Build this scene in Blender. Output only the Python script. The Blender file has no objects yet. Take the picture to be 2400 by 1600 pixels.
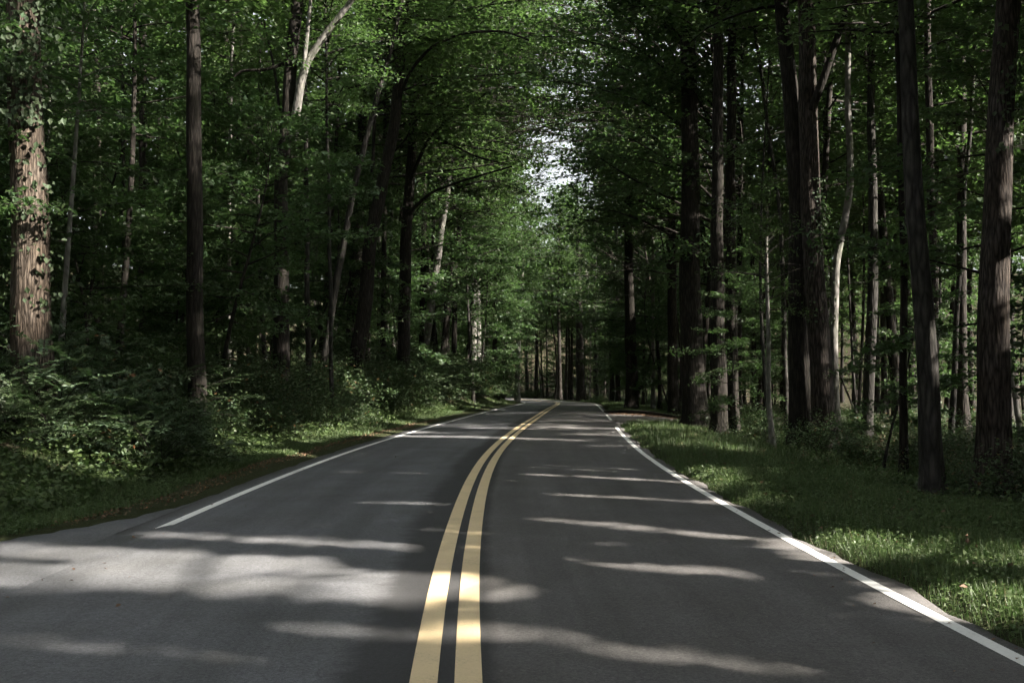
import bpy, math, random
import numpy as np

# ------------------------------------------------------------------ camera, sky, sun, exposure
scene = bpy.context.scene
R = math.radians
FPX, CX, CY, HORIZON = 2333.3, 1200.0, 800.0, 890.0      # photograph pixels, 2400 wide
CAM_H = 1.53
PITCH = math.atan((HORIZON - CY) / FPX)
cam_d = bpy.data.cameras.new('camera')
cam_d.sensor_width = 36.0
cam_d.lens = 35.0
cam_d.clip_start = 0.05
cam_d.clip_end = 3000
cam = bpy.data.objects.new('camera', cam_d)
scene.collection.objects.link(cam)
cam.location = (0, 0, CAM_H)
cam.rotation_euler = (math.pi / 2 + PITCH, 0, 0)
scene.camera = cam

SUN_AZ, SUN_EL = 112.0, 34.0                             # degrees, clockwise from the view direction
world = bpy.data.worlds.new('World')
scene.world = world
world.use_nodes = True
wn, wl = world.node_tree.nodes, world.node_tree.links
sky = wn.new('ShaderNodeTexSky')
sky.sky_type = 'NISHITA'
sky.sun_disc = False
sky.sun_elevation = R(SUN_EL)
sky.sun_rotation = R(SUN_AZ)
sky.air_density = 1.0
sky.dust_density = 3.0
sky.ozone_density = 1.0
hsv = wn.new('ShaderNodeHueSaturation')
hsv.inputs['Saturation'].default_value = 0.22
wl.new(sky.outputs[0], hsv.inputs['Color'])
wl.new(hsv.outputs[0], wn['Background'].inputs['Color'])
wn['Background'].inputs['Strength'].default_value = 0.06

sun_d = bpy.data.lights.new('sun', 'SUN')
sun_d.energy = 5.0
sun_d.angle = R(0.7)
sun_d.color = (1.0, 0.93, 0.84)
sun = bpy.data.objects.new('sun', sun_d)
scene.collection.objects.link(sun)
sun.rotation_euler = (R(90 - SUN_EL), 0, R(180 - SUN_AZ))
SUN = np.array([math.cos(R(SUN_EL)) * math.sin(R(SUN_AZ)), math.cos(R(SUN_EL)) * math.cos(R(SUN_AZ)), math.sin(R(SUN_EL))])
from mathutils import Vector
sun.rotation_euler = Vector(SUN).to_track_quat('Z', 'Y').to_euler()

scene.view_settings.view_transform = 'Standard'
scene.view_settings.look = 'None'
scene.view_settings.exposure = 2.65
scene.view_settings.gamma = 1.0
scene.view_settings.use_curve_mapping = False
cy = scene.cycles
cy.max_bounces = 5
cy.diffuse_bounces = 3
cy.glossy_bounces = 2
cy.transmission_bounces = 3
cy.transparent_max_bounces = 4
cy.caustics_reflective = False
cy.caustics_refractive = False
cy.use_denoising = True
cy.sample_clamp_indirect = 6.0
cy.use_adaptive_sampling = True
cy.adaptive_threshold = 0.035
cy.adaptive_min_samples = 12
cy.time_limit = 900

C = scene.collection
rng = np.random.default_rng(11)
rnd = random.Random(5)

# ------------------------------------------------------------------ helpers
def smooth(t):
    t = np.clip(t, 0.0, 1.0)
    return t * t * (3 - 2 * t)

def mesh_np(name, V, faces, mats, smooth_shade=False):
    """faces: list of (int array [n,k], material index)."""
    me = bpy.data.meshes.new(name)
    V = np.ascontiguousarray(V, dtype=np.float32).reshape(-1, 3)
    me.vertices.add(len(V))
    me.vertices.foreach_set('co', V.ravel())
    loops, starts, totals, mi = [], [], [], []
    off = 0
    for F, m in faces:
        F = np.asarray(F, dtype=np.int32)
        n, k = F.shape
        loops.append(F.ravel())
        starts.append(off + np.arange(n, dtype=np.int32) * k)
        totals.append(np.full(n, k, dtype=np.int32))
        mi.append(np.full(n, m, dtype=np.int32))
        off += n * k
    loops = np.concatenate(loops); starts = np.concatenate(starts); totals = np.concatenate(totals); mi = np.concatenate(mi)
    me.loops.add(len(loops))
    me.loops.foreach_set('vertex_index', loops)
    me.polygons.add(len(starts))
    me.polygons.foreach_set('loop_start', starts)
    me.polygons.foreach_set('loop_total', totals)
    me.polygons.foreach_set('material_index', mi)
    me.polygons.foreach_set('use_smooth', np.full(len(starts), smooth_shade, dtype=bool))
    for m in (mats if isinstance(mats, (list, tuple)) else [mats]):
        me.materials.append(m)
    me.update(calc_edges=True)
    return me

def obj(name, me, parent=None, loc=None):
    o = bpy.data.objects.new(name, me)
    C.objects.link(o)
    if parent is not None:
        o.parent = parent
    if loc is not None:
        o.location = loc
    return o

def tag(o, label=None, cat=None, group=None, kind=None):
    if label: o['label'] = label
    if cat: o['category'] = cat
    if group: o['group'] = group
    if kind: o['kind'] = kind
    return o

def empty(name, loc, rz=0.0, sc=1.0):
    o = bpy.data.objects.new(name, None)
    o.empty_display_size = 0.3
    C.objects.link(o)
    o.location = loc
    o.rotation_euler = (0, 0, rz)
    o.scale = (sc, sc, sc)
    return o

def spline(xs, ys):
    xs = np.array(xs, float); ys = np.array(ys, float)
    n = len(xs); h = np.diff(xs)
    A = np.zeros((n, n)); b = np.zeros(n)
    A[0, 0] = A[-1, -1] = 1
    for i in range(1, n - 1):
        A[i, i - 1] = h[i - 1]; A[i, i] = 2 * (h[i - 1] + h[i]); A[i, i + 1] = h[i]
        b[i] = 6 * ((ys[i + 1] - ys[i]) / h[i] - (ys[i] - ys[i - 1]) / h[i - 1])
    M = np.linalg.solve(A, b)
    def f(x):
        x = np.asarray(x, float)
        xc = np.clip(x, xs[0], xs[-1])
        i = np.clip(np.searchsorted(xs, xc) - 1, 0, n - 2)
        d1 = xs[i + 1] - xc; d0 = xc - xs[i]; hh = h[i]
        return (M[i] * d1 ** 3 + M[i + 1] * d0 ** 3) / (6 * hh) + (ys[i] / hh - M[i] * hh / 6) * d1 + (ys[i + 1] / hh - M[i + 1] * hh / 6) * d0
    return f

# ------------------------------------------------------------------ the lie of the land
ctr = spline([-60, -30, -12, 0, 5, 8.2, 10.7, 15.4, 19.7, 27.5, 42.8, 60, 80, 98, 112, 126, 142, 160, 200],
             [4.5, 1.9, 0.55, -0.07, -.33, -.45, -.50, -.52, -.44, -.07, 1.0, 2.2, 3.6, 4.45, 4.3, 2.6, -1.8, -9.5, -30])

def zroad(y):
    return -8.5e-5 * np.clip(np.asarray(y, float) - 8, 0, 112) ** 2

flare = lambda x: np.interp(x, [-40, -16, -10, -7.5, -6, -5.0, -4.4, -4.05], [6.1, 6.3, 6.7, 7.3, 8.3, 9.75, 11.2, 12.8])
DRIVE_NEAR = lambda x: np.interp(x, [3.0, 3.6, 5, 8, 14, 30], [35.0, 36.0, 38.4, 41.2, 42.3, 42.0])
DRIVE_FAR = lambda x: np.interp(x, [3.0, 4.6, 6, 8, 14, 30], [55.0, 53.0, 50.3, 47.6, 46.9, 46.5])

def ground_z(x, y):
    x = np.asarray(x, float); y = np.asarray(y, float)
    u = x - ctr(y)
    z = zroad(y).copy() if hasattr(zroad(y), 'copy') else zroad(y)
    left = (0.95 + .9 * smooth((y - 30) / 45)) * smooth((-u - 4.5) / 4.4) + 0.035 * np.clip(-u - 9, 0, 60)
    sidem = np.where(x < -3.9, smooth((y - flare(x) - 0.3) / 4.0), 1.0)
    left = left * sidem
    right = -0.32 * smooth((u - 4.6) / 4.0) + 0.01 * np.clip(u - 12, 0, 60)
    sky_block_rise = np.minimum(.6 * np.clip(np.where(u < 0, -u - 37, u - 58), 0, 40) + .4 * np.clip(y - 188, 0, 60), 24)  # added rise at the outskirts, there to block low skylight and gaps
    far = smooth((np.abs(u) - 4.2) / 3.0)
    n = 0.05 * np.sin(x * 1.3 + 0.7 * np.sin(y * .9)) * np.sin(y * 1.1 + 1.0) + 0.07 * np.sin(x * .37 + 2.0) * np.sin(y * .43)
    z = z + left + right + sky_block_rise + n * far * sidem
    # bed below the pavement
    bed = smooth((3.72 - np.abs(u)) / 0.25)
    sd = np.where((u < -3.0) & (y > -3), smooth((flare(x) - y) / 0.25), 0.0) * (y > -3)
    drv = np.where((u > 3.0) & (u < 20), smooth((y - DRIVE_NEAR(x) + .1) / 0.3) * smooth((DRIVE_FAR(x) - y + .1) / 0.3), 0.0)
    return z - 0.09 * np.maximum(np.maximum(bed, sd), drv)

def ray(px, py):
    v = np.array([(px - CX) / FPX, 1.0, (CY - py) / FPX])
    c, s = math.cos(PITCH), math.sin(PITCH)
    return np.array([v[0], v[1] * c - v[2] * s, v[1] * s + v[2] * c])

def at(px, py, Y):
    r = ray(px, py)
    return np.array([0, 0, CAM_H]) + r * (Y / r[1])

def on_ground(px, py):
    """Where the sight line through a photograph pixel meets the land."""
    r = ray(px, py)
    ys = np.concatenate([np.arange(3, 40, .05), np.arange(40, 200, .25)])
    P = np.array([0, 0, CAM_H]) + r[None] * (ys / r[1])[:, None]
    g = ground_z(P[:, 0], P[:, 1]) + 0.05
    k = np.argmax(P[:, 2] < g)
    return P[k]

# ------------------------------------------------------------------ materials
def mat(name):
    m = bpy.data.materials.new(name)
    m.use_nodes = True
    nt = m.node_tree
    return m, nt.nodes, nt.links, nt.nodes['Principled BSDF']

def ramp(n, stops, interp='LINEAR'):
    r = n.new('ShaderNodeValToRGB')
    r.color_ramp.interpolation = interp
    els = r.color_ramp.elements
    while len(els) < len(stops): els.new(0.5)
    for e, (p, c) in zip(els, stops):
        e.position = p; e.color = (*c, 1) if len(c) == 3 else c
    return r

def math_node(n, l, op, a, b=None, clamp=False):
    m = n.new('ShaderNodeMath'); m.operation = op; m.use_clamp = clamp
    for i, v in enumerate((a, b)):
        if v is None: continue
        if isinstance(v, (int, float)): m.inputs[i].default_value = v
        else: l.new(v, m.inputs[i])
    return m.outputs[0]

def noise(n, l, vec, scale, detail=4, rough=.55):
    t = n.new('ShaderNodeTexNoise')
    t.inputs['Scale'].default_value = scale; t.inputs['Detail'].default_value = detail; t.inputs['Roughness'].default_value = rough
    if vec is not None: l.new(vec, t.inputs['Vector'])
    return t.outputs['Fac']

def mapping(n, l, vec, scale):
    m = n.new('ShaderNodeMapping'); m.inputs['Scale'].default_value = scale
    l.new(vec, m.inputs['Vector'])
    return m.outputs[0]

def mixc(n, l, fac, a, b, blend='MIX'):
    m = n.new('ShaderNodeMix'); m.data_type = 'RGBA'; m.blend_type = blend
    for sock, v in ((m.inputs['Factor'], fac), (m.inputs['A'], a), (m.inputs['B'], b)):
        if isinstance(v, (int, float)): sock.default_value = v
        elif isinstance(v, tuple): sock.default_value = (*v, 1)
        else: l.new(v, sock)
    return m.outputs['Result']

def leaf_mat(name, dark, light, trans, tfac=.4, rough=.5, odd=None):
    m, n, l, p = mat(name)
    geo = n.new('ShaderNodeNewGeometry')
    oi = n.new('ShaderNodeObjectInfo')
    f = math_node(n, l, 'ADD', math_node(n, l, 'MULTIPLY', geo.outputs['Random Per Island'], .55), math_node(n, l, 'MULTIPLY', oi.outputs['Random'], .45))
    stops = [(0.0, dark), (.45, tuple(.5 * (a + b) * k for a, b, k in zip(dark, light, (1.12, 1.0, .8)))), (.8, light)]
    if odd: stops += [(.955, light), (.985, odd)]
    rp = ramp(n, stops)
    l.new(f if not odd else geo.outputs['Random Per Island'], rp.inputs['Fac'])
    l.new(rp.outputs['Color'], p.inputs['Base Color'])
    p.inputs['Roughness'].default_value = rough
    p.inputs['Specular IOR Level'].default_value = .35
    tr = n.new('ShaderNodeBsdfTranslucent')
    l.new(mixc(n, l, f, tuple(.7 * c for c in trans), trans), tr.inputs['Color'])
    mx = n.new('ShaderNodeMixShader'); mx.inputs['Fac'].default_value = tfac
    l.new(p.outputs[0], mx.inputs[1]); l.new(tr.outputs[0], mx.inputs[2])
    l.new(mx.outputs[0], n['Material Output'].inputs['Surface'])
    return m

M = {}
M['leaf_high'] = leaf_mat('leaf_high', (.020, .034, .008), (.055, .092, .044), (.088, .165, .040), .46)
M['leaf_under'] = leaf_mat('leaf_under', (.020, .034, .009), (.052, .090, .045), (.080, .158, .042), .44)
M['leaf_bush'] = leaf_mat('leaf_bush', (.022, .038, .011), (.058, .094, .044), (.056, .112, .030), .3, .5, odd=(.16, .07, .03))
M['leaf_frond'] = leaf_mat('leaf_frond', (.030, .050, .022), (.072, .112, .064), (.055, .110, .034), .3, .5)
M['leaf_ivy'] = leaf_mat('leaf_ivy', (.014, .027, .009), (.034, .056, .024), (.04, .08, .02), .25, .65)
M['grass'] = leaf_mat('grass_blade', (.036, .064, .018), (.086, .130, .054), (.075, .135, .036), .3, .5, odd=(.16, .13, .06))
M['weed'] = leaf_mat('weed_leaf', (.032, .058, .016), (.076, .118, .046), (.06, .12, .03), .3, .5)
M['litter'] = leaf_mat('dead_leaf', (.075, .045, .028), (.17, .11, .070), (.08, .045, .02), .12, .7, odd=(.22, .10, .05))

def bark_mat(name, dark, light, stretch=.16, scale=9.0, patch=None):
    m, n, l, p = mat(name)
    tc = n.new('ShaderNodeTexCoord')
    oi = n.new('ShaderNodeObjectInfo')
    add = n.new('ShaderNodeVectorMath'); add.operation = 'ADD'
    l.new(tc.outputs['Object'], add.inputs[0])
    cmb = n.new('ShaderNodeCombineXYZ')
    l.new(math_node(n, l, 'MULTIPLY', oi.outputs['Random'], 40.0), cmb.inputs['Z'])
    l.new(cmb.outputs[0], add.inputs[1])
    v = mapping(n, l, add.outputs[0], (1, 1, stretch))
    f1 = noise(n, l, v, scale * 2.2, 6, .62)
    vo = n.new('ShaderNodeTexVoronoi'); vo.feature = 'DISTANCE_TO_EDGE'; vo.inputs['Scale'].default_value = scale * 1.5
    l.new(v, vo.inputs['Vector'])
    ridge = math_node(n, l, 'MULTIPLY', vo.outputs['Distance'], 2.4, True)
    f = math_node(n, l, 'MULTIPLY', f1, math_node(n, l, 'ADD', math_node(n, l, 'MULTIPLY', ridge, .7), .55))
    rp = ramp(n, [(.22, dark), (.62, light)])
    l.new(f, rp.inputs['Fac'])
    big = noise(n, l, add.outputs[0], 1.4, 3)
    bigr = ramp(n, [(.38, (1, 1, 1)), (.68, patch if patch else (.72, .76, .66))])
    l.new(big, bigr.inputs['Fac'])
    l.new(mixc(n, l, 1.0, rp.outputs['Color'], bigr.outputs['Color'], 'MULTIPLY'), p.inputs['Base Color'])
    p.inputs['Roughness'].default_value = .9
    p.inputs['Specular IOR Level'].default_value = .15
    b = n.new('ShaderNodeBump'); b.inputs['Strength'].default_value = .9; b.inputs['Distance'].default_value = .03
    l.new(f, b.inputs['Height']); l.new(b.outputs[0], p.inputs['Normal'])
    return m
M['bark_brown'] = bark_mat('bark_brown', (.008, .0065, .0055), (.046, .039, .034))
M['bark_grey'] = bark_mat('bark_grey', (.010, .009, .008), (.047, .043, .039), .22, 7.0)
M['bark_pale'] = bark_mat('bark_pale', (.085, .080, .074), (.21, .195, .18), .5, 4.0, (.6, .66, .55))  # pale stems, and sunlit limbs whose brightness is painted into the bark
M['bark_lit'] = bark_mat('bark_lit', (.016, .012, .009), (.135, .112, .090), .14, 15.0, (.72, .64, .55))  # sunlight painted in as paler bark, for the sunlit ivy-clad trunk
M['bark_part_lit'] = bark_mat('bark_part_lit', (.007, .0055, .0045), (.066, .056, .048), .14, 13.0, (.75, .68, .6))  # toned-down lit bark, painted for trunks with a sunlit flank
M['bark_dark'] = bark_mat('bark_dark', (.006, .005, .004), (.031, .026, .022))  # shade painted in: bark darkened for trunks without sun patches

def make_asphalt(name, main=True):
    m, n, l, p = mat(name)
    tc = n.new('ShaderNodeTexCoord')
    pos = tc.outputs['Object']
    grain = noise(n, l, pos, 160, 2, .6)
    fine = noise(n, l, pos, 38, 4, .65)
    blot = noise(n, l, pos, 1.1, 4, .6)
    uv = n.new('ShaderNodeUVMap'); uv.uv_map = 'UVMap'
    sep = n.new('ShaderNodeSeparateXYZ'); l.new(uv.outputs[0], sep.inputs[0])
    U, V = sep.outputs[0], sep.outputs[1]
    g = math_node(n, l, 'ADD', math_node(n, l, 'MULTIPLY', grain, .55), math_node(n, l, 'MULTIPLY', fine, .45))
    rp = ramp(n, [(.33, (.057, .058, .060)), (.67, (.160, .161, .163))])
    l.new(g, rp.inputs['Fac'])
    vo = n.new('ShaderNodeTexVoronoi'); vo.inputs['Scale'].default_value = 75; l.new(pos, vo.inputs['Vector'])
    st = ramp(n, [(.0, (.72, .72, .72)), (.55, (1.0, 1.0, 1.0)), (.9, (1.12, 1.12, 1.12)), (1.0, (1.7, 1.68, 1.62))])
    l.new(vo.outputs['Color'], st.inputs['Fac'])
    br = ramp(n, [(.34, (.86, .85, .83)), (.66, (1.07, 1.07, 1.09))])
    l.new(blot, br.inputs['Fac'])
    col = mixc(n, l, 1.0, mixc(n, l, 1.0, rp.outputs['Color'], st.outputs['Color'], 'MULTIPLY'), br.outputs['Color'], 'MULTIPLY')
    if main:
        # long soft smears along the lanes (wheel paths, oil drips), stretched along the road
        lv = mapping(n, l, uv.outputs[0], (2.2, .10, 1))
        sm = noise(n, l, lv, 1.0, 4, .6)
        sr = ramp(n, [(.35, (.80, .80, .80)), (.6, (1.08, 1.08, 1.09))])
        l.new(sm, sr.inputs['Fac'])
        col = mixc(n, l, 1.0, col, sr.outputs['Color'], 'MULTIPLY')
        # tar-dark seam beside the yellow lines, ragged on its left side
        rag = noise(n, l, mapping(n, l, uv.outputs[0], (1.5, 5.0, 1)), 1.0, 5, .7)
        rag2 = noise(n, l, mapping(n, l, uv.outputs[0], (.3, .35, 1)), 1.0, 2, .5)
        wob = math_node(n, l, 'ADD', math_node(n, l, 'MULTIPLY', math_node(n, l, 'SUBTRACT', rag, .5), .38), math_node(n, l, 'MULTIPLY', math_node(n, l, 'SUBTRACT', rag2, .5), .45))
        left = math_node(n, l, 'MULTIPLY', math_node(n, l, 'ADD', math_node(n, l, 'ADD', U, .62), wob), 6.0, True)
        right = math_node(n, l, 'MULTIPLY', math_node(n, l, 'SUBTRACT', .30, math_node(n, l, 'ADD', U, math_node(n, l, 'MULTIPLY', wob, .25))), 12.0, True)
        seam = math_node(n, l, 'MULTIPLY', math_node(n, l, 'MULTIPLY', left, right), .74)
        col = mixc(n, l, seam, col, (.026, .025, .024))
        # right lane is tinted browner and darker
        rl = math_node(n, l, 'MULTIPLY', math_node(n, l, 'MULTIPLY', math_node(n, l, 'SUBTRACT', U, .15), 8.0, True), .55)
        col = mixc(n, l, rl, col, mixc(n, l, 1.0, col, (.92, .82, .70), 'MULTIPLY'))
        # crumbling dusty rim
        au = math_node(n, l, 'ABSOLUTE', U)
        rim = math_node(n, l, 'MULTIPLY', math_node(n, l, 'SUBTRACT', math_node(n, l, 'ADD', au, math_node(n, l, 'MULTIPLY', math_node(n, l, 'SUBTRACT', fine, .5), .5)), 3.34), 3.5, True)
        col = mixc(n, l, math_node(n, l, 'MULTIPLY', rim, .7), col, (.036, .030, .024))
    l.new(col, p.inputs['Base Color'])
    p.inputs['Roughness'].default_value = .82
    p.inputs['Specular IOR Level'].default_value = .3
    b = n.new('ShaderNodeBump'); b.inputs['Strength'].default_value = .5; b.inputs['Distance'].default_value = .006
    l.new(g, b.inputs['Height']); l.new(b.outputs[0], p.inputs['Normal'])
    return m
M['asphalt'] = make_asphalt('asphalt')
M['asphalt_side'] = make_asphalt('asphalt_side', False)

def paint_mat(name, colr, worn):
    m, n, l, p = mat(name)
    tc = n.new('ShaderNodeTexCoord')
    a = noise(n, l, tc.outputs['Object'], 60, 5, .7)
    b_ = noise(n, l, tc.outputs['Object'], 2.3, 4, .6)
    s = math_node(n, l, 'ADD', math_node(n, l, 'MULTIPLY', a, .6), math_node(n, l, 'MULTIPLY', b_, .4))
    rp = ramp(n, [(.33, worn), (.46, colr), (.7, tuple(min(1, c * 1.12) for c in colr))])
    l.new(s, rp.inputs['Fac'])
    l.new(rp.outputs['Color'], p.inputs['Base Color'])
    p.inputs['Roughness'].default_value = .6
    b = n.new('ShaderNodeBump'); b.inputs['Strength'].default_value = .25; b.inputs['Distance'].default_value = .004
    l.new(a, b.inputs['Height']); l.new(b.outputs[0], p.inputs['Normal'])
    return m
M['yellow'] = paint_mat('yellow_paint', (.68, .525, .305), (.46, .36, .22))
M['white'] = paint_mat('white_paint', (.78, .77, .73), (.52, .51, .49))

def ground_mat():
    m, n, l, p = mat('forest_floor')
    tc = n.new('ShaderNodeTexCoord'); pos = tc.outputs['Object']
    at_ = n.new('ShaderNodeAttribute'); at_.attribute_name = 'verge'
    a = noise(n, l, pos, 22, 5, .7); b_ = noise(n, l, pos, 1.2, 4, .6); c_ = noise(n, l, pos, 60, 3, .7)
    floor = ramp(n, [(.3, (.012, .010, .007)), (.5, (.032, .024, .016)), (.72, (.070, .050, .034))])
    l.new(a, floor.inputs['Fac'])
    soil = ramp(n, [(.35, (.024, .026, .012)), (.6, (.036, .044, .018)), (.75, (.060, .048, .030))])
    l.new(c_, soil.inputs['Fac'])
    green = ramp(n, [(.42, (0, 0, 0)), (.62, (1, 1, 1))])
    l.new(b_, green.inputs['Fac'])
    f2 = mixc(n, l, math_node(n, l, 'MULTIPLY', green.outputs['Color'], .5), floor.outputs['Color'], (.026, .042, .016))
    l.new(mixc(n, l, at_.outputs['Fac'], f2, soil.outputs['Color']), p.inputs['Base Color'])
    p.inputs['Roughness'].default_value = .95
    p.inputs['Specular IOR Level'].default_value = .1
    b = n.new('ShaderNodeBump'); b.inputs['Strength'].default_value = .8; b.inputs['Distance'].default_value = .05
    l.new(a, b.inputs['Height']); l.new(b.outputs[0], p.inputs['Normal'])
    return m
M['ground'] = ground_mat()

def gravel_mat():
    m, n, l, p = mat('driveway_gravel')
    tc = n.new('ShaderNodeTexCoord'); pos = tc.outputs['Object']
    a = noise(n, l, pos, 40, 5, .7); b_ = noise(n, l, pos, 1.6, 4, .6)
    rp = ramp(n, [(.35, (.10, .092, .085)), (.65, (.21, .193, .178))])
    l.new(a, rp.inputs['Fac'])
    br = ramp(n, [(.4, (.75, .7, .68)), (.62, (1.05, 1.03, 1.03))]); l.new(b_, br.inputs['Fac'])
    l.new(mixc(n, l, 1.0, rp.outputs['Color'], br.outputs['Color'], 'MULTIPLY'), p.inputs['Base Color'])
    p.inputs['Roughness'].default_value = .9
    b = n.new('ShaderNodeBump'); b.inputs['Strength'].default_value = .7; b.inputs['Distance'].default_value = .02
    l.new(a, b.inputs['Height']); l.new(b.outputs[0], p.inputs['Normal'])
    return m
M['gravel'] = gravel_mat()

# ------------------------------------------------------------------ ground, road, markings
def grid_faces(nr, nc):
    i = np.arange(nr - 1)[:, None] * nc + np.arange(nc - 1)[None]
    return np.stack([i, i + 1, i + 1 + nc, i + nc], -1).reshape(-1, 4)

ys = np.concatenate([np.arange(-60, 3, 2.0), np.arange(3, 20, .22), np.arange(20, 60, .5), np.arange(60, 200, 1.5), np.array([205, 215, 230, 260, 320, 420, 600, 900, 1400])])
us = np.concatenate([[-1200, -600, -300, -150, -90, -60], np.arange(-45, -12, 1.5), np.arange(-12, -3, .22), [-3, -1.5, 0, 1.5, 3], np.arange(3.2, 12, .22), np.arange(12.5, 46, 1.5), [60, 90, 150, 300, 600, 1200]])
YY, UU = np.meshgrid(ys, us, indexing='ij')
XX = ctr(YY) + UU
ZZ = ground_z(XX, YY)
gm = mesh_np('ground', np.stack([XX, YY, ZZ], -1), [(grid_faces(len(ys), len(us)), 0)], M['ground'], True)
vg = gm.attributes.new('verge', 'FLOAT', 'POINT')
uu = UU + .4 * np.sin(YY * .8) + .25 * np.sin(YY * 2.3 + 1)
vg.data.foreach_set('value', (smooth((uu + 6.0) / .8) * smooth((8.2 - uu) / 1.2)).astype(np.float32).ravel())
tag(obj('ground', gm), kind='structure')

def strip(y0, y1, step, offs, zoff, skirt=None, wob=None):
    yy = np.arange(y0, y1 + 1e-6, step)
    t = (ctr(yy + .05) - ctr(yy - .05)) / .1
    nx, ny = 1 / np.sqrt(1 + t * t), -t / np.sqrt(1 + t * t)
    rows = []
    for k, o in enumerate(offs):
        oo = np.full_like(yy, o)
        if wob is not None: oo = oo + wob(k, yy)
        z = zroad(yy) + zoff - .012 * oo * oo / 4
        if skirt and k in (0, len(offs) - 1): z = z - skirt
        rows.append(np.stack([ctr(yy) + oo * nx, yy + oo * ny, z, oo, yy], -1))
    return np.stack(rows, 1)                     # [rows, cols, 5]

def add_uv(me, UV):
    lay = me.uv_layers.new(name='UVMap')
    idx = np.zeros(len(me.loops), np.int32); me.loops.foreach_get('vertex_index', idx)
    lay.data.foreach_set('uv', UV.reshape(-1, 2)[idx].astype(np.float32).ravel())

def edge_wob(k, yy):
    if k in (0, 1): s = -1
    elif k in (11, 12): s = 1
    else: return 0
    return s * (.05 * np.sin(yy * 1.7 + s) + .035 * np.sin(yy * 4.1 + 2 * s) + .02 * np.sin(yy * 11.3))
S = strip(-60, 196, .3, [-3.62, -3.60, -3.2, -2.4, -1.6, -.8, 0, .8, 1.6, 2.4, 3.2, 3.37, 3.39], 0, .09, edge_wob)
rm = mesh_np('road', S[..., :3], [(grid_faces(S.shape[0], S.shape[1]), 0)], M['asphalt'], True)
add_uv(rm, S[..., 3:])
road = tag(obj('road', rm), kind='structure')

def marking(name, y0, y1, o0, o1, m, cut=0.0):
    Sx = strip(y0, y1, .25, [o0, (o0 + o1) / 2, o1], .005, None)
    if cut:
        Sx[0, :, 1] += np.linspace(0, cut, 3); Sx[0, :, 0] += ctr(Sx[0, :, 1]) - ctr(y0)
    me = mesh_np(name, Sx[..., :3], [(grid_faces(Sx.shape[0], 3), 0)], m, True)
    return obj(name, me, road)
marking('yellow_line', -60, 190, -.185, -.043, M['yellow'])
marking('yellow_line', -60, 190, .043, .185, M['yellow'])
marking('white_edge_line', 10.55, 190, -3.26, -3.14, M['white'], .35)
for a, b in ((-60, 34.8), (41.5, 48.8), (52.0, 190)):
    marking('white_edge_line', a, b, 3.135, 3.245, M['white'])

# the side road that opens on the left in the foreground
xs_ = np.concatenate([np.arange(-40, -12, 2.0), np.arange(-12, -4.05, .25), [-4.05, -4.04, -3.9, -3.75, -3.6]])
yt = np.where(xs_ > -4.045, 10.1, flare(xs_)) + .04 * np.sin(xs_ * 6) + .03 * np.sin(xs_ * 15)
rows = []
for f in np.linspace(0, 1, 12):
    yy = -2.5 + (yt + 2.5) * f
    rows.append(np.stack([xs_ + 0 * yy, yy, zroad(yy) - .003 * np.minimum(np.abs(xs_ - ctr(yy)), 3.64) ** 2 + np.where(xs_ > -3.7, -.012, .005)], -1))
rows.append(np.stack([xs_, yt + .02, zroad(yt) - .14], -1))
SV = np.stack(rows, 0)
sm_ = mesh_np('side_road', SV, [(grid_faces(13, len(xs_)), 0)], M['asphalt_side'], True)
add_uv(sm_, SV[..., :2])
tag(obj('side_road', sm_), kind='structure')

# gravel driveway on the right
xs_ = np.arange(3.2, 22, .4)
rows = []
for f in np.linspace(0, 1, 16):
    yn, yf = DRIVE_NEAR(xs_ - 0), DRIVE_FAR(xs_)
    yy = yn + (yf - yn) * f
    xx = np.maximum(xs_, ctr(yy) + 3.3)
    u_ = xx - ctr(yy)
    rows.append(np.stack([xx, yy, zroad(yy) - .05 - .32 * smooth((u_ - 4.6) / 4.0) + .015 * np.sin(xx * 3) * np.sin(yy * 2)], -1))
SV = np.stack(rows, 0)
dm = mesh_np('driveway', SV, [(grid_faces(16, len(xs_)), 0)], M['gravel'], True)
tag(obj('driveway', dm), kind='structure')

# ------------------------------------------------------------------ where sunlight reaches in (gaps in the crowns)
GAPS = []          # (A, B, radius): sun comes down through the leaves onto the segment A-B
def gap_ground(p, q, r):
    GAPS.append((on_ground(*p), on_ground(*q), r))
def gap_at(p, q, Y, r):
    GAPS.append((at(*p, Y), at(*q, Y), r))
# streaks on the road
gap_ground((380, 1256), (900, 1288), .15)
gap_ground((0, 1285), (640, 1330), .32)
gap_ground((60, 1350), (960, 1385), .46)
gap_ground((0, 1500), (500, 1560), .07)
gap_ground((420, 1400), (900, 1420), .14)
gap_ground((700, 1485), (1080, 1510), .10)
gap_ground((1080, 1480), (1500, 1540), .10)
gap_ground((1500, 1545), (1800, 1590), .10)
gap_ground((1300, 1226), (1840, 1275), .14)
gap_ground((1370, 1330), (1660, 1345), .12)
gap_ground((1250, 1117), (1640, 1133), .13)
gap_ground((1320, 1165), (1670, 1180), .13)
gap_ground((930, 1022), (1310, 1034), .42)
gap_ground((790, 1108), (1010, 1114), .08)
gap_ground((850, 1183), (1000, 1187), .08)
gap_ground((2130, 1425), (2220, 1440), .12)
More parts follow.
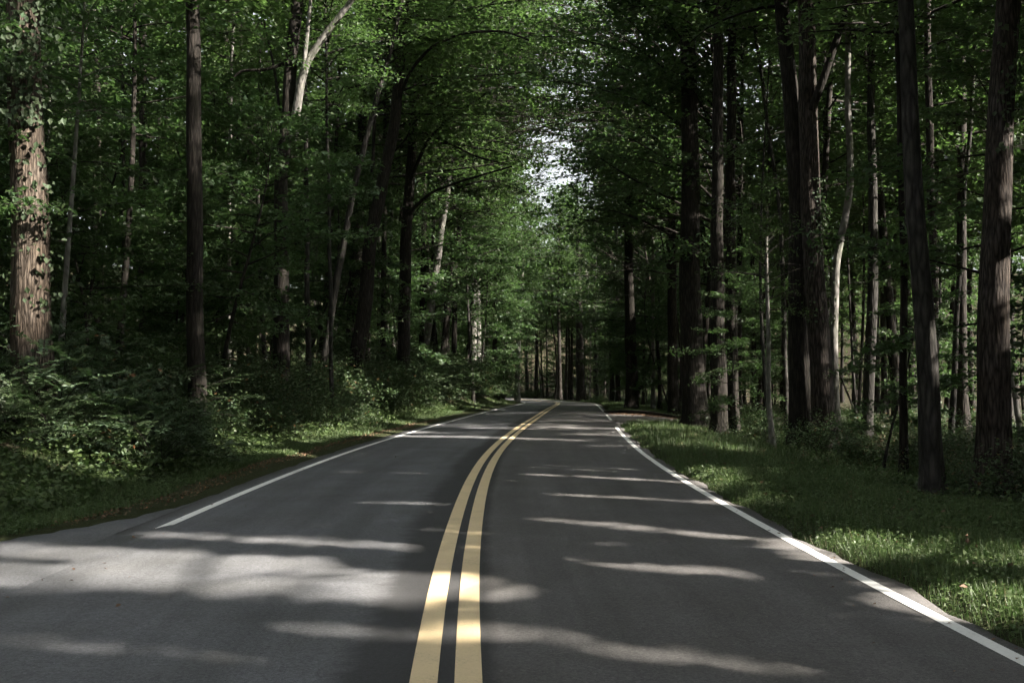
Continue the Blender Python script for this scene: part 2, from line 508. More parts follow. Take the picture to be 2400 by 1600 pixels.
# verges and bushes
gap_ground((2000, 1265), (2390, 1310), .5)
gap_ground((2250, 1390), (2390, 1420), .25)
gap_ground((1640, 1095), (1800, 1170), .2)
gap_ground((1920, 1300), (2100, 1330), .2)
gap_ground((1640, 1040), (1740, 1050), .3)
gap_ground((870, 1015), (960, 1012), .4)
gap_at((60, 890), (240, 940), 14.8, .45)
gap_at((250, 960), (400, 970), 15.2, .36)
gap_at((160, 1020), (300, 1040), 14.4, .38)
gap_at((700, 900), (800, 930), 20, .5)
gap_at((960, 930), (1060, 920), 36, .8)
gap_at((1150, 890), (1200, 900), 60, 1.0)
# trunks
gap_at((75, 300), (80, 760), 15.6, .25)
gap_at((690, 260), (712, 160), 30, .3)
gap_at((770, 70), (720, 140), 30, .22)
gap_at((664, 640), (664, 660), 30.2, .2)
gap_at((1908, 350), (1915, 660), 25.2, .32)
gap_at((1955, 610), (1953, 800), 26.5, .26)
gap_at((2044, 385), (2045, 520), 32.0, .32)
gap_at((2378, 330), (2365, 480), 15.0, .26)
gap_at((2350, 690), (2345, 790), 15.0, .24)
gap_at((2184, 840), (2184, 880), 14.5, .18)
gap_at((1020, 560), (1020, 640), 61, .6)
gap_at((60, 180), (200, 260), 14, .6)
gap_at((1300, 560), (1250, 640), 85, 3.0)
gap_at((1320, 600), (1240, 660), 120, 5.0)
gap_at((1200, 500), (1160, 600), 98, 3.0)
gap_at((1400, 660), (1460, 640), 112, 3.0)
gap_at((1250, 480), (1330, 500), 125, 3.0)
gap_at((1100, 250), (1200, 420), 52, 2.5)
gap_at((1200, 380), (1180, 560), 66, 3.0)
gap_at((820, 330), (940, 600), 60, 2.2)
gap_at((1220, 790), (1400, 800), 130, 3.0)
gap_at((1230, 700), (1400, 720), 118, 3.0)
gap_at((1180, 640), (1250, 760), 100, 2.5)
gap_at((560, 120), (620, 200), 42, 1.0)
gap_at((1230, 500), (1220, 680), 80, 3.0)
gap_at((1150, 860), (1200, 900), 85, 1.5)
gap_at((1010, 860), (1100, 890), 52, 1.2)
gap_at((860, 880), (960, 900), 36, .8)
gap_ground((690, 1030), (850, 1000), .35)
gap_ground((960, 975), (1060, 962), .6)
gap_at((1540, 250), (1640, 420), 40, 1.2)
gap_at((1740, 600), (1800, 640), 30, .7)
gap_at((1250, 180), (1330, 320), 68, 2.5)
gap_at((540, 900), (700, 940), 22, .5)
gap_at((1080, 880), (1160, 900), 68, 1.5)
gap_at((1420, 560), (1400, 650), 95, 2.5)

_e1 = np.cross(SUN, [0, 0, 1.0]); _e1 /= np.linalg.norm(_e1)
_e2 = np.cross(_e1, SUN)
GA = np.array([g[0] for g in GAPS]); GB = np.array([g[1] for g in GAPS]); GR = np.array([g[2] for g in GAPS])
def in_gap(P, mid, rad):
    """Boolean mask: point stands in one of the sun gaps."""
    out = np.zeros(len(P), bool)
    p2 = np.stack([P @ _e1, P @ _e2], -1); ps = P @ SUN
    m2 = np.array([mid @ _e1, mid @ _e2])
    for A, B, r in zip(GA, GB, GR):
        a2 = np.array([A @ _e1, A @ _e2]); b2 = np.array([B @ _e1, B @ _e2])
        d = b2 - a2; L2 = d @ d + 1e-9
        tm = min(1, max(0, ((m2 - a2) @ d) / L2))
        if np.linalg.norm(m2 - a2 - tm * d) > rad + r: continue
        t = np.clip(((p2 - a2) @ d) / L2, 0, 1)
        dist = np.linalg.norm(p2 - (a2 + t[:, None] * d), axis=1)
        s0 = A @ SUN + t * ((B - A) @ SUN)
        out |= (dist < r + .05) & (ps > s0 + .8)
    return out

def trunk_blocks(x, y, rad, h, score=False):
    tot = 0.0
    for A, B, r in zip(GA, GB, GR):
        for t in (0, .25, .5, .75, 1):
            q = A + t * (B - A)
            k = (x - q[0]) * SUN[0] + (y - q[1]) * SUN[1]
            hd = math.hypot(SUN[0], SUN[1])
            s = k / hd / hd
            if s < 1: continue
            dx = x - (q[0] + SUN[0] * s); dy = y - (q[1] + SUN[1] * s)
            if math.hypot(dx, dy) < rad + .3 + r * .6 and q[2] + SUN[2] * s < h:
                if not score: return True
                tot += r
    return tot if score else False

# ------------------------------------------------------------------ plant generators
def norm(v):
    return v / (np.linalg.norm(v, axis=-1, keepdims=True) + 1e-9)

def tube(path, radii, sides, bark=None, seed=0):
    """Tube along a path; returns V, F (quads)."""
    path = np.asarray(path, float); radii = np.asarray(radii, float)
    T = norm(np.gradient(path, axis=0))
    ref = np.array([1.0, 0, 0]) if abs(T[0][0]) < .8 else np.array([0, 1.0, 0])
    A = norm(ref[None] - T * (T @ ref)[:, None]); B = np.cross(T, A)
    th = np.linspace(0, 2 * math.pi, sides, endpoint=False)
    rr = radii[:, None] * np.ones((1, sides))
    if bark is not None: rr = rr * bark(th, path)
    V = path[:, None] + rr[..., None] * (np.cos(th)[None, :, None] * A[:, None] + np.sin(th)[None, :, None] * B[:, None])
    n = len(path)
    i = np.arange(n - 1)[:, None] * sides; j = np.arange(sides)[None]; j2 = (j + 1) % sides
    F = np.stack([i + j, i + j2, i + sides + j2, i + sides + j], -1).reshape(-1, 4)
    return V.reshape(-1, 3), F

class Tubes:
    def __init__(s): s.V, s.F, s.n = [], [], 0
    def add(s, path, radii, sides, bark=None):
        V, F = tube(path, radii, sides, bark)
        s.V.append(V); s.F.append(F + s.n); s.n += len(V)
    def mesh(s, name, m): return mesh_np(name, np.concatenate(s.V), [(np.concatenate(s.F), 0)], m, True)

def leaf_quads(pos, axis, nrm, length, width):
    axis = norm(axis - nrm * (axis * nrm).sum(-1, keepdims=True)); b = np.cross(nrm, axis)
    l = length[:, None]; w = width[:, None]
    return np.stack([pos, pos + axis * l * .45 + b * w * .5 + nrm * w * .12, pos + axis * l - nrm * l * .10, pos + axis * l * .45 - b * w * .5 + nrm * w * .12], 1)

def leaf_mesh(name, Q, m):
    n = len(Q)
    return mesh_np(name, Q.reshape(-1, 3), [(np.arange(n * 4).reshape(n, 4), 0)], m)

def bark_fn(g, ridges=9, amp=.06, flare=True, z0=0.0, lobes=5, fl=.7):
    ph = g.uniform(0, 6.28, 4); wob = g.uniform(0, 6.28, 6)
    def f(th, path):
        z = (path[:, 2] - z0)[:, None]; t = th[None]
        k = 1 + amp * np.sin(ridges * t + ph[0] + .8 * np.sin(z * 1.1 + ph[1])) * .5 + amp * .7 * np.sin((ridges * 2 + 3) * t + ph[2] + 1.3 * np.sin(z * .7)) * .5
        k = k + .045 * np.sin(2 * t + wob[0] + z * .35) + .03 * np.sin(3 * t + wob[1] - z * .6) + .03 * np.sin(z * 2.1 + wob[2] + t)
        if flare:
            k = k * (1 + fl * np.exp(-np.clip(z, 0, 9) / .35) * (.75 + .35 * np.sin(lobes * t + wob[3])))
        return k
    return f

UP = np.array([0, 0, 1.0])
def crown(g, z0, z1, rad, nl, leaf, ns=12, lpm=26, e0=5, e1=65, spread=.12, vj=.18, bias=None, lr=.035, axis=None, profile=None, tubes=None, subf=.38, twigs=True):
    """Limbs with side shoots and leaves. Returns leaf quads and Tubes."""
    tb = tubes or Tubes()
    P, D = [], []
    az = g.uniform(0, 6.28)
    for i in range(nl):
        f = (i + .5) / nl
        az += 2.399 + g.normal(0, .25)
        a = az
        if bias is not None: a = bias[0] + (((az - bias[0] + math.pi) % (2 * math.pi)) - math.pi) * bias[1]
        z = z0 + (z1 - z0) * f
        pr = profile(f) if profile else (math.sin(math.pi * (.18 + .78 * f)) ** .7)
        L = rad * pr * g.uniform(.7, 1.15) + .25
        e = R(e0 + (e1 - e0) * f ** 1.4 + g.normal(0, 8))
        p = np.array([0, 0, z]) if axis is None else axis(z)
        pts = [p]; npts = 7
        d = np.array([math.cos(a) * math.cos(e), math.sin(a) * math.cos(e), math.sin(e)])
        for k in range(npts - 1):
            d = norm(d + np.array([g.normal(0, .10), g.normal(0, .10), g.normal(-.03, .07)]) + np.array([0, 0, -.05 * (e > .2)]))
            p = p + d * L / (npts - 1); pts.append(p)
        pts = np.array(pts)
        tb.add(pts, np.linspace(1, .15, npts) * lr * (L / rad) ** .8 * (1.1 - .4 * f), 4)
        for t in np.linspace(.18, 1.0, ns):
            x = t * (npts - 1); k = min(int(x), npts - 2); w = x - k
            q = pts[k] * (1 - w) + pts[k + 1] * w; T = norm(pts[k + 1] - pts[k])
            sd = norm(np.cross(T, UP)) * (1 if g.random() < .5 else -1)
            dd = norm(T * .6 + sd * g.uniform(.4, 1.0) + UP * g.normal(.02, vj))
            sl = L * subf * (1.15 - t) * g.uniform(.6, 1.25) + .22
            m = max(3, int(sl * lpm))
            s = g.uniform(.08, 1.0, m) * sl
            if twigs: tb.add(np.array([q, q + dd * sl * .5, q + dd * sl + np.array([0, 0, -.06 * sl])]), np.array([1, .7, .3]) * lr * .22, 3)
            P.append(q + dd * s[:, None] + g.normal(0, 1, (m, 3)) * np.array([spread, spread, spread * .55]) + np.array([0, 0, -.07]) * (s[:, None] ** 2))
            D.append(np.tile(dd, (m, 1)))
    P = np.concatenate(P); D = np.concatenate(D); n = len(P)
    nr = norm(UP + g.normal(0, .45, (n, 3)))
    ax = norm(D * .5 + g.normal(0, .8, (n, 3)))
    ln = leaf * g.uniform(.5, 1.4, n)
    return leaf_quads(P, ax, nr, ln, ln * g.uniform(.5, .78, n)), tb

# ---- tree kinds used many times
VARS = {'wood': [], 'under': [], 'arch': [], 'canopy': [], 'thin': [], 'vault': [], 'farwood': [], 'shade': [], 'highvault': []}
def simple_trunk(g, h, r, sides=9, bend=.25, n=16, tb=None):
    z = np.linspace(-.25, h, n); f = np.clip(z / h, 0, 1)
    b1, b2 = g.normal(0, bend, 2); c1, c2 = g.uniform(0, 6.28, 2)
    lean = g.normal(0, .022, 2)
    X = b1 * np.sin(f * 3 + c1) - b1 * math.sin(c1) + lean[0] * z; Y = b2 * np.sin(f * 3 + c2) - b2 * math.sin(c2) + lean[1] * z
    path = np.stack([X, Y, z], -1)
    (tb or Tubes())
    return path, r * (1 - .75 * f), bark_fn(g, 6, .05)
def make_var(kind, g, m_leaf, m_bark, h, r, z0, rad, nl, leaf, bend=.25, **kw):
    path, rr, bf = simple_trunk(g, h, r, bend=bend)
    t = Tubes(); t.add(path, rr, 10 if r > .1 else 6, bf)
    ax = lambda z: np.array([np.interp(z, path[:, 2], path[:, 0]), np.interp(z, path[:, 2], path[:, 1]), z])
    Q, tb = crown(g, z0, h, rad, nl, leaf, axis=ax, tubes=t, **kw)
    VARS[kind].append(dict(trunk=t.mesh('trunk', m_bark), leaves=leaf_mesh('crown', Q, m_leaf), Q=Q, h=h, r=r, m=m_leaf))

barks = [M['bark_brown'], M['bark_grey'], M['bark_dark'], M['bark_brown'], M['bark_grey']]
for i in range(5):                      # tall wood trees
    g = np.random.default_rng(100 + i)
    make_var('wood', g, M['leaf_high'], barks[i], g.uniform(18.5, 23), g.uniform(.13, .21), g.uniform(7, 9.5), g.uniform(3.2, 4.2), 36, .21, ns=9, lpm=32, e0=5, e1=70, spread=.20, vj=.38, lr=.05, twigs=False)
for i in range(4):                      # the same, leaves grouped larger, for trees far off or behind the viewpoint
    g = np.random.default_rng(150 + i)
    make_var('farwood', g, M['leaf_high'], barks[i], g.uniform(18.5, 23), g.uniform(.13, .21), g.uniform(6.5, 9), g.uniform(3.4, 4.4), 34, .27, ns=11, lpm=17, e0=5, e1=70, spread=.34, vj=.4, lr=.05, twigs=False)
for i in range(3):                      # broad dense trees added to shade the near road, all outside the picture
    g = np.random.default_rng(170 + i)
    make_var('shade', g, M['leaf_high'], barks[i], g.uniform(18, 20), g.uniform(.15, .2), 2.8, 4.4, 44, .31, ns=12, lpm=13, e0=0, e1=65, spread=.34, vj=.4, lr=.05, twigs=False)
for i in range(5):                      # small understory trees, flat leafy layers
    g = np.random.default_rng(200 + i)
    make_var('under', g, M['leaf_under'], barks[(i + 1) % 5], g.uniform(4.6, 7.5), g.uniform(.035, .06), g.uniform(1.0, 1.8), g.uniform(1.7, 2.5), 26, .115, bend=.4, ns=11, lpm=44, e0=0, e1=50, spread=.09, vj=.12, lr=.018)
for i in range(3):                      # roadside trees whose limbs all reach over the road (towards +x)
    g = np.random.default_rng(300 + i)
    make_var('arch', g, M['leaf_under'], M['bark_dark'], g.uniform(14.5, 17), g.uniform(.11, .14), 4.6, 6.4, 38, .19, bend=.3, ns=14, lpm=20, e0=22, e1=58, spread=.2, vj=.2, lr=.05, bias=(0, .6), profile=lambda f: .75 + .4 * math.sin(math.pi * f))
for i in range(3):                      # tall trees whose high limbs close over the road (towards +x)
    g = np.random.default_rng(350 + i)
    make_var('vault', g, M['leaf_high'], M['bark_dark'], g.uniform(17, 18.5), g.uniform(.12, .15), 8.4, 8.6, 44, .20, bend=.25, ns=14, lpm=19, e0=20, e1=52, spread=.24, vj=.25, lr=.055, bias=(0, .4), profile=lambda f: .75 + .35 * math.sin(math.pi * f))
for i in range(2):                      # tallest trees, limbs only high up, reaching far across the road (towards +x)
    g = np.random.default_rng(380 + i)
    make_var('highvault', g, M['leaf_high'], M['bark_dark'], g.uniform(20, 21), g.uniform(.14, .16), 12.6, 8.8, 40, .20, bend=.2, ns=14, lpm=18, e0=12, e1=45, spread=.28, vj=.28, lr=.055, bias=(0, .42), profile=lambda f: .8 + .3 * math.sin(math.pi * f))
for i in range(3):                      # thin poles
    g = np.random.default_rng(400 + i)
    make_var('thin', g, M['leaf_under'], [M['bark_pale'], M['bark_grey'], M['bark_brown']][i], g.uniform(9, 12), g.uniform(.05, .075), g.uniform(4.5, 6), 1.7, 16, .12, bend=.35, ns=9, lpm=24, e0=10, e1=65, spread=.13, vj=.25, lr=.02)
for i in range(4):                      # crowns for the individually built trunks: base at 0, 10 m tall
    g = np.random.default_rng(500 + i)
    Q, tb = crown(g, 0, 9.5, 4.2, 34, .19, ns=11, lpm=27, e0=8, e1=70, spread=.28, vj=.36, lr=.06, twigs=False)
    VARS['canopy'].append(dict(branches=[tb.mesh('branches', b) for b in (M['bark_dark'],)], leaves=leaf_mesh('crown', Q, M['leaf_high']), Q=Q, m=M['leaf_high']))

TRI = [0]
def crown_obj(var, name, parent, loc_w, rz, sc, local=(0, 0, 0)):
    """Shared crown mesh, or its own copy with the leaves standing in a sun gap taken out."""
    ca, sa = math.cos(rz), math.sin(rz)
    Q = var['Q']; c = Q.mean(1)
    W = np.stack([c[:, 0] * ca - c[:, 1] * sa, c[:, 0] * sa + c[:, 1] * ca, c[:, 2]], -1) * sc + np.asarray(loc_w)
    mid = W.mean(0); rad = np.linalg.norm(W - mid, axis=1).max()
    g = in_gap(W, mid, rad)
    me = var['leaves']
    if g.sum() > 16:
        me = leaf_mesh('crown', Q[~g], var['m']); TRI[0] += 2 * int((~g).sum())
    return obj(name, me, parent)

PLACED = []
def far_enough(x, y, d):
    return all((x - a) ** 2 + (y - b) ** 2 > (d + e) ** 2 / 4 for a, b, e in PLACED)

def place(kind, vi, x, y, name, label, cat, group, rz=None, sc=None, space=2.0):
    v = VARS[kind][vi % len(VARS[kind])]
    rz = rnd.uniform(0, 6.28) if rz is None else rz
    sc = rnd.uniform(.85, 1.15) if sc is None else sc
    loc = (x, y, float(ground_z(x, y)))
    o = empty(name, loc, rz, sc)
    tag(o, label, cat, group)
    obj('trunk', v['trunk'], o)
    crown_obj(v, 'crown', o, loc, rz, sc)
    PLACED.append((x, y, space))
    return o

# ------------------------------------------------------------------ the trees one can point at
def photo_tree(label, Y, pts, w, barkm, ztop=None, crown_z=None, crown_sc=1.0, sides=16, limbs=(), wtop=None, wy=None, crown_v=None, ridge=.06, name='forest_tree', flare_f=.5, no_crown=False):
    """pts: photograph pixels along the trunk from low to high, at distance Y; w: trunk width in pixels."""
    g = np.random.default_rng(abs(hash(label)) % 10 ** 6 if False else sum(map(ord, label)) + len(label))
    P = [at(px, py, Y) for px, py in pts]
    lo = P[0]; d = (P[1] - P[0]) / max(1e-3, P[1][2] - P[0][2])
    gz = float(ground_z(lo[0], lo[1]))
    for _ in range(3):
        b = lo - d * (lo[2] - gz); gz = float(ground_z(b[0], b[1]))
    base = np.array([b[0], Y, gz])
    if crown_z is None: crown_z = float(np.clip(P[-1][2] - .3, 8.5, 16.0))
    if ztop is None: ztop = crown_z + 8.5 * crown_sc
    hi = P[-1]; d2 = (P[-1] - P[-2]) / max(1e-3, P[-1][2] - P[-2][2])
    allp = [base + np.array([0, 0, -.3]), base] if abs(base[2] - lo[2]) > .3 else [lo + np.array([0, 0, -.4])]
    allp += [p for p in P]
    z = hi[2]
    while z < ztop:
        step = min(2.0, ztop - z + .01); d2 = d2 * .8; d2[2] = 1; z += step
        allp.append(allp[-1] + d2 * step)
    allp = np.array(allp)
    zz = np.arange(allp[0][2], allp[-1][2], .22)
    X = np.interp(zz, allp[:, 2], allp[:, 0])
    k = np.hanning(9); k /= k.sum()
    X = np.convolve(np.pad(X, 4, mode='edge'), k, mode='valid') + .012 * np.sin(zz * 1.7 + g.uniform(0, 6))
    Yv = Y + .05 * np.sin(zz * .6 + g.uniform(0, 6)) + g.normal(0, .012) * (zz - base[2])
    path = np.stack([X, Yv, zz], -1)
    r0 = w / 2 * Y / FPX
    zr = at(1200, wy or 600, Y)[2]
    f = (zz - base[2]) / (ztop - base[2])
    fr = (zr - base[2]) / (ztop - base[2])
    rr = r0 * (1 - .6 * np.clip(f, 0, 1)) / (1 - .6 * fr)
    root = empty(name, tuple(base))
    tag(root, label, 'tree', 'roadside trees')
    t = Tubes()
    t.add(path - base, rr, sides, bark_fn(g, max(5, sides // 2 - 1), ridge, True, 0.0, 5, flare_f))
    obj('trunk', t.mesh('trunk', barkm), root)
    for lp, lw, lm in limbs:                       # visible limbs: pixel paths with width and depth shift
        Lp = np.array([at(px, py, Y + dy) for px, py, dy in lp]) - base
        s = np.linspace(0, len(Lp) - 1, (len(Lp) - 1) * 5 + 1)
        pp = np.stack([np.interp(s, np.arange(len(Lp)), Lp[:, k]) for k in range(3)], -1)
        kk = np.array([.25, .5, .25])
        for _ in range(2):
            pp[1:-1] = .25 * pp[:-2] + .5 * pp[1:-1] + .25 * pp[2:]
        lt = Tubes(); lt.add(pp, np.linspace(1, .45, len(pp)) * lw / 2 * Y / FPX, 10, bark_fn(g, 4, .05, False))
        obj('limb', lt.mesh('limb', lm or barkm), root)
    if not no_crown:
        v = VARS['canopy'][(crown_v if crown_v is not None else int(g.integers(0, 4)))]
        cx = float(np.interp(crown_z, zz, X)); rz = float(g.uniform(0, 6.28))
        cw = np.array([cx, Y, crown_z])
        br = obj('branches', v['branches'][0], root, tuple(cw - base)); br.rotation_euler = (0, 0, rz); br.scale = (crown_sc,) * 3
        co = crown_obj(v, 'crown', root, cw, rz, crown_sc); co.location = tuple(cw - base); co.rotation_euler = (0, 0, rz); co.scale = (crown_sc,) * 3
    PLACED.append((base[0], base[1], 2.4))
    return root, path, rr, base

B = M
L1 = photo_tree('thick ivy-clad tree at the left edge of the road, sunlit trunk', 15.9, [(73, 765), (66, 357), (60, 0)], 84, M['bark_lit'], sides=40, ridge=.07, wy=560)
photo_tree('dark straight trunk standing alone between the ivy tree and the forked tree', 22.0, [(460, 800), (455, 400), (448, 0)], 38, M['bark_dark'], sides=18)
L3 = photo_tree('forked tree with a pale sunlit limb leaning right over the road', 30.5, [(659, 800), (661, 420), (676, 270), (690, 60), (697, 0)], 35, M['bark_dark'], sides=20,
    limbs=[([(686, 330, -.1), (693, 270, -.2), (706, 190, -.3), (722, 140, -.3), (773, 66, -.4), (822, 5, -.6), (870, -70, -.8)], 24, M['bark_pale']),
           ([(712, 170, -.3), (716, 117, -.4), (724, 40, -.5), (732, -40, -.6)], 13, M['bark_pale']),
           ([(665, 150, 0), (620, 165, -.2), (565, 165, -.3), (540, 190, -.3)], 9, None),
           ([(655, 260, 0), (645, 170, .2), (625, 80, .3), (605, -20, .4)], 8, M['bark_grey'])])
photo_tree('slender grey tree leaning right behind the forked tree', 36.6, [(762, 820), (794, 638), (824, 485), (850, 367), (886, 230), (916, 127)], 15, M['bark_grey'], sides=10, crown_sc=.8)
photo_tree('stout dark trunk half hidden behind the dark leaning tree', 51.2, [(826, 800), (840, 510), (847, 357)], 28, M['bark_dark'], sides=14)
photo_tree('dark curving tree that leans right on the left bank', 40.3, [(838, 830), (850, 765), (870, 536), (896, 434), (926, 286), (939, 127)], 32, M['bark_dark'], sides=16,
    limbs=[([(930, 240, 0), (965, 160, -.5), (1010, 110, -1), (1080, 78, -1.5), (1180, 72, -2), (1240, 95, -2.4)], 9, None)])
photo_tree('dark tree with long limbs arching over the road from the left', 48.8, [(946, 810), (952, 510), (962, 398), (965, 306), (977, 178)], 26, M['bark_dark'], sides=16,
    limbs=[([(963, 420, 0), (1000, 330, -.8), (1060, 270, -1.6), (1150, 215, -2.4)], 9, None), ([(958, 500, 0), (1010, 450, -.6), (1080, 425, -1.2), (1200, 390, -2.0)], 8, None),
           ([(968, 300, 0), (1040, 330, -.6), (1120, 370, -1.4), (1190, 385, -2)], 6, None)])
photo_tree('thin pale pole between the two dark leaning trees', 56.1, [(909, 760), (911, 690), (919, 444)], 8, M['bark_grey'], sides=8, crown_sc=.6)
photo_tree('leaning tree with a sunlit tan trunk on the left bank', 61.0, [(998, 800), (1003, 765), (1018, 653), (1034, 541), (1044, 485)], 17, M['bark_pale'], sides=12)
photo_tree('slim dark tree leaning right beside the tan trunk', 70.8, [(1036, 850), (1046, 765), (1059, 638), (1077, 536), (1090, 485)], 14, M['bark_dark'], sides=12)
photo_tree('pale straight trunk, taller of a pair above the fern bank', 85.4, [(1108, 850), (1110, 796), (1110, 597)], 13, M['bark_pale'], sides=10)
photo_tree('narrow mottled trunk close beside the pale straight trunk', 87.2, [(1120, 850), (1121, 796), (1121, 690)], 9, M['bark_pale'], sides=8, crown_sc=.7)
photo_tree('dark trunk on the left where the road begins to bend', 115.9, [(1158, 867), (1160, 778), (1164, 690)], 12, M['bark_dark'], sides=10)
photo_tree('thin tree with a pale lit stem in the left woods', 31.7, [(776, 765), (772, 475), (768, 255)], 9, M['bark_grey'], sides=8, crown_sc=.6)
photo_tree('thin grey stem just right of the forked tree', 32.9, [(722, 700), (719, 480), (716, 150)], 12, M['bark_grey'], sides=8, crown_sc=.7)
photo_tree('thin stem in the dark gap right of the ivy tree', 26.8, [(291, 765), (291, 520), (286, 100)], 9, M['bark_grey'], sides=8, crown_sc=.7)
photo_tree('brown trunk deep in the shade behind the ivy tree', 31.7, [(232, 700), (230, 300), (228, 0)], 20, M['bark_brown'], sides=10)
photo_tree('brown trunk with a sun fleck in the dark left woods', 34.2, [(334, 760), (333, 300), (330, 0)], 18, M['bark_brown'], sides=10)
photo_tree('pale pole left of the forked tree', 36.6, [(538, 800), (536, 480), (545, 130)], 10, M['bark_pale'], sides=8, crown_sc=.7)

# right side
photo_tree('massive dark straight trunk beside the gravel driveway', 36.0, [(1630, 1000), (1616, 700), (1616, 357), (1608, 0)], 45, M['bark_dark'], sides=20, wy=500)
photo_tree('left trunk of the dark twin pair right of the driveway', 33.0, [(1686, 1000), (1682, 796), (1680, 430), (1682, 100)], 31, M['bark_dark'], sides=16)
photo_tree('right trunk of the dark twin pair right of the driveway', 34.0, [(1718, 1000), (1715, 796), (1710, 430), (1713, 50)], 25, M['bark_dark'], sides=16)
R3a = photo_tree('dark trunk leaning left, left stem of the big ivied pair', 25.6, [(1878, 1060), (1874, 800), (1868, 430), (1850, 200), (1833, 0)], 44, M['bark_dark'], sides=18)
R3 = photo_tree('big trunk with ivy and a sunlit right side', 25.0, [(1936, 1075), (1920, 820), (1904, 510), (1898, 255), (1890, 0)], 47, M['bark_part_lit'], sides=32, ridge=.06,
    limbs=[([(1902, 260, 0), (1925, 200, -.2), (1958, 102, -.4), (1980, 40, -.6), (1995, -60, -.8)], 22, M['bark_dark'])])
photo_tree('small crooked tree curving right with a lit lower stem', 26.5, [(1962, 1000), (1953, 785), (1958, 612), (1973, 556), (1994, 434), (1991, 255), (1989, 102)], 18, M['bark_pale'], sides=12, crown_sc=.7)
photo_tree('straight pole with a bright sun patch half way up', 32.0, [(2038, 850), (2040, 796), (2045, 510), (2037, 127)], 22, M['bark_grey'], sides=12)
photo_tree('smooth grey trunk second from the right edge of the picture', 14.5, [(2190, 1170), (2178, 870), (2167, 765), (2147, 510), (2138, 255), (2130, 0)], 45, M['bark_grey'], sides=24, wy=700)
photo_tree('reddish trunk close behind the smooth grey trunk', 24.0, [(2190, 900), (2185, 663), (2178, 408), (2172, 100)], 20, M['bark_brown'], sides=10)
photo_tree('very thin dark pole left of the smooth grey trunk', 20.0, [(2119, 1080), (2119, 750), (2112, 500)], 16, M['bark_dark'], sides=10, crown_sc=.7)
R9 = photo_tree('large trunk at the right edge with a sunlit flank', 15.0, [(2321, 1165), (2327, 800), (2333, 560), (2350, 330), (2372, 50)], 64, M['bark_part_lit'], sides=36, ridge=.07, wy=560)
photo_tree('thin stem between the grey trunk and the right edge trunk', 28.0, [(2236, 900), (2244, 760), (2256, 500), (2276, 250)], 12, M['bark_grey'], sides=8, crown_sc=.7)
photo_tree('dark tree on the far side of the driveway', 58.0, [(1482, 950), (1478, 800), (1473, 577)], 21, M['bark_dark'], sides=12, crown_z=10)
photo_tree('dark trunk left of the massive trunk across the driveway', 52.0, [(1578, 955), (1577, 800), (1576, 660)], 19, M['bark_dark'], sides=12, crown_z=10)
photo_tree('pale thin stem across the driveway', 62.0, [(1531, 930), (1531, 820), (1530, 700)], 7, M['bark_pale'], sides=8, crown_sc=.7, crown_z=10)
photo_tree('thin pale sapling stem left of the big ivied pair', 24.0, [(1812, 1050), (1800, 930), (1799, 780)], 7, M['bark_pale'], sides=8, ztop=5.2, crown_z=3.0, crown_sc=.3)
photo_tree('leaning grey pole between the twin pair and the ivied pair', 34.0, [(1836, 700), (1830, 510), (1790, 200), (1770, 60)], 11, M['bark_grey'], sides=8, crown_sc=.7)
photo_tree('dark tree at the far bend where the road ends in woods', 125.0, [(1360, 920), (1359, 800), (1357, 707)], 10, M['bark_dark'], sides=10, crown_z=11)
photo_tree('pale thin stem near the bend on the left', 105.0, [(1213, 890), (1215, 800), (1218, 762)], 6, M['bark_pale'], sides=8, crown_z=9, crown_sc=.8)

# ------------------------------------------------------------------ woods on both sides
def ok_spot(x, y, space, r=.2, h=20, road_gap=6.3, test=True):
    u = x - float(ctr(y))
    if abs(u) < road_gap: return False
    if x < -3.9 and -4 < y < float(flare(x)) + 3: return False
    if x > 3 and DRIVE_NEAR(x) - 1 < y < DRIVE_FAR(x) + 1 and u < 22: return False
    if not far_enough(x, y, space): return False
    px = CX + FPX * x / max(y, 1)
    if x < 0 and ((560 < px < 790 and 14 < y < 33) or (760 < px < 1010 and 16 < y < 50)): return False      # open floor in front of the big leaning trees
    if test and u > 3 and trunk_blocks(x, y, r, h): return False
    return True

def scatter(n, xr, yr, kinds, name, label, cat, group, space, road_gap=6.3, sc=(.85, 1.15), view=True, left=None):
    k = 0; tries = 0
    while k < n and tries < n * 40:
        tries += 1
        y = rnd.uniform(*yr); u = rnd.uniform(*xr); x = float(ctr(min(y, 130))) + u
        if view and not (-.56 * y - 2 < x < .56 * y + 2): continue
        if not ok_spot(x, y, space, road_gap=road_gap): continue
        kind = rnd.choice(kinds)
        place(kind, rnd.randrange(9), x, y, name, label, cat, group, sc=rnd.uniform(*sc), space=space)
        k += 1
    return k

n1 = scatter(40, (-38, -9), (30, 66), ['wood'], 'woodland_tree', 'tall tree standing back in the left woods', 'tree', 'tall trees in the left woods', 3.0)
n2 = scatter(34, (-34, -7), (60, 125), ['farwood'], 'woodland_tree', 'distant tall tree on the left before the bend', 'tree', 'distant left trees', 3.2, sc=(1.05, 1.35))
n3 = scatter(44, (8, 30), (18, 62), ['wood'], 'woodland_tree', 'tall tree standing back in the right woods', 'tree', 'tall trees in the right woods', 2.6, sc=(1.0, 1.3))
n4 = scatter(34, (7, 36), (60, 125), ['farwood'], 'woodland_tree', 'distant tall tree on the right before the bend', 'tree', 'distant right trees', 3.2, sc=(1.05, 1.35))
n5 = scatter(60, (-22, 40), (128, 185), ['farwood'], 'woodland_tree', 'far tree closing the view beyond the bend', 'tree', 'trees beyond the bend', 3.4, view=False, road_gap=5.5, sc=(1.1, 1.45))
SHADE = [(8.6, 1.0), (9.0, 6.2), (11.6, 9.6), (13.0, -2.5), (13.2, 3.0), (13.4, 8.5), (17.5, -5.0), (17.6, .5), (17.8, 6.0), (21.5, -8), (21.5, -2), (21.8, 4), (17.0, 11.0), (21.0, 14)]
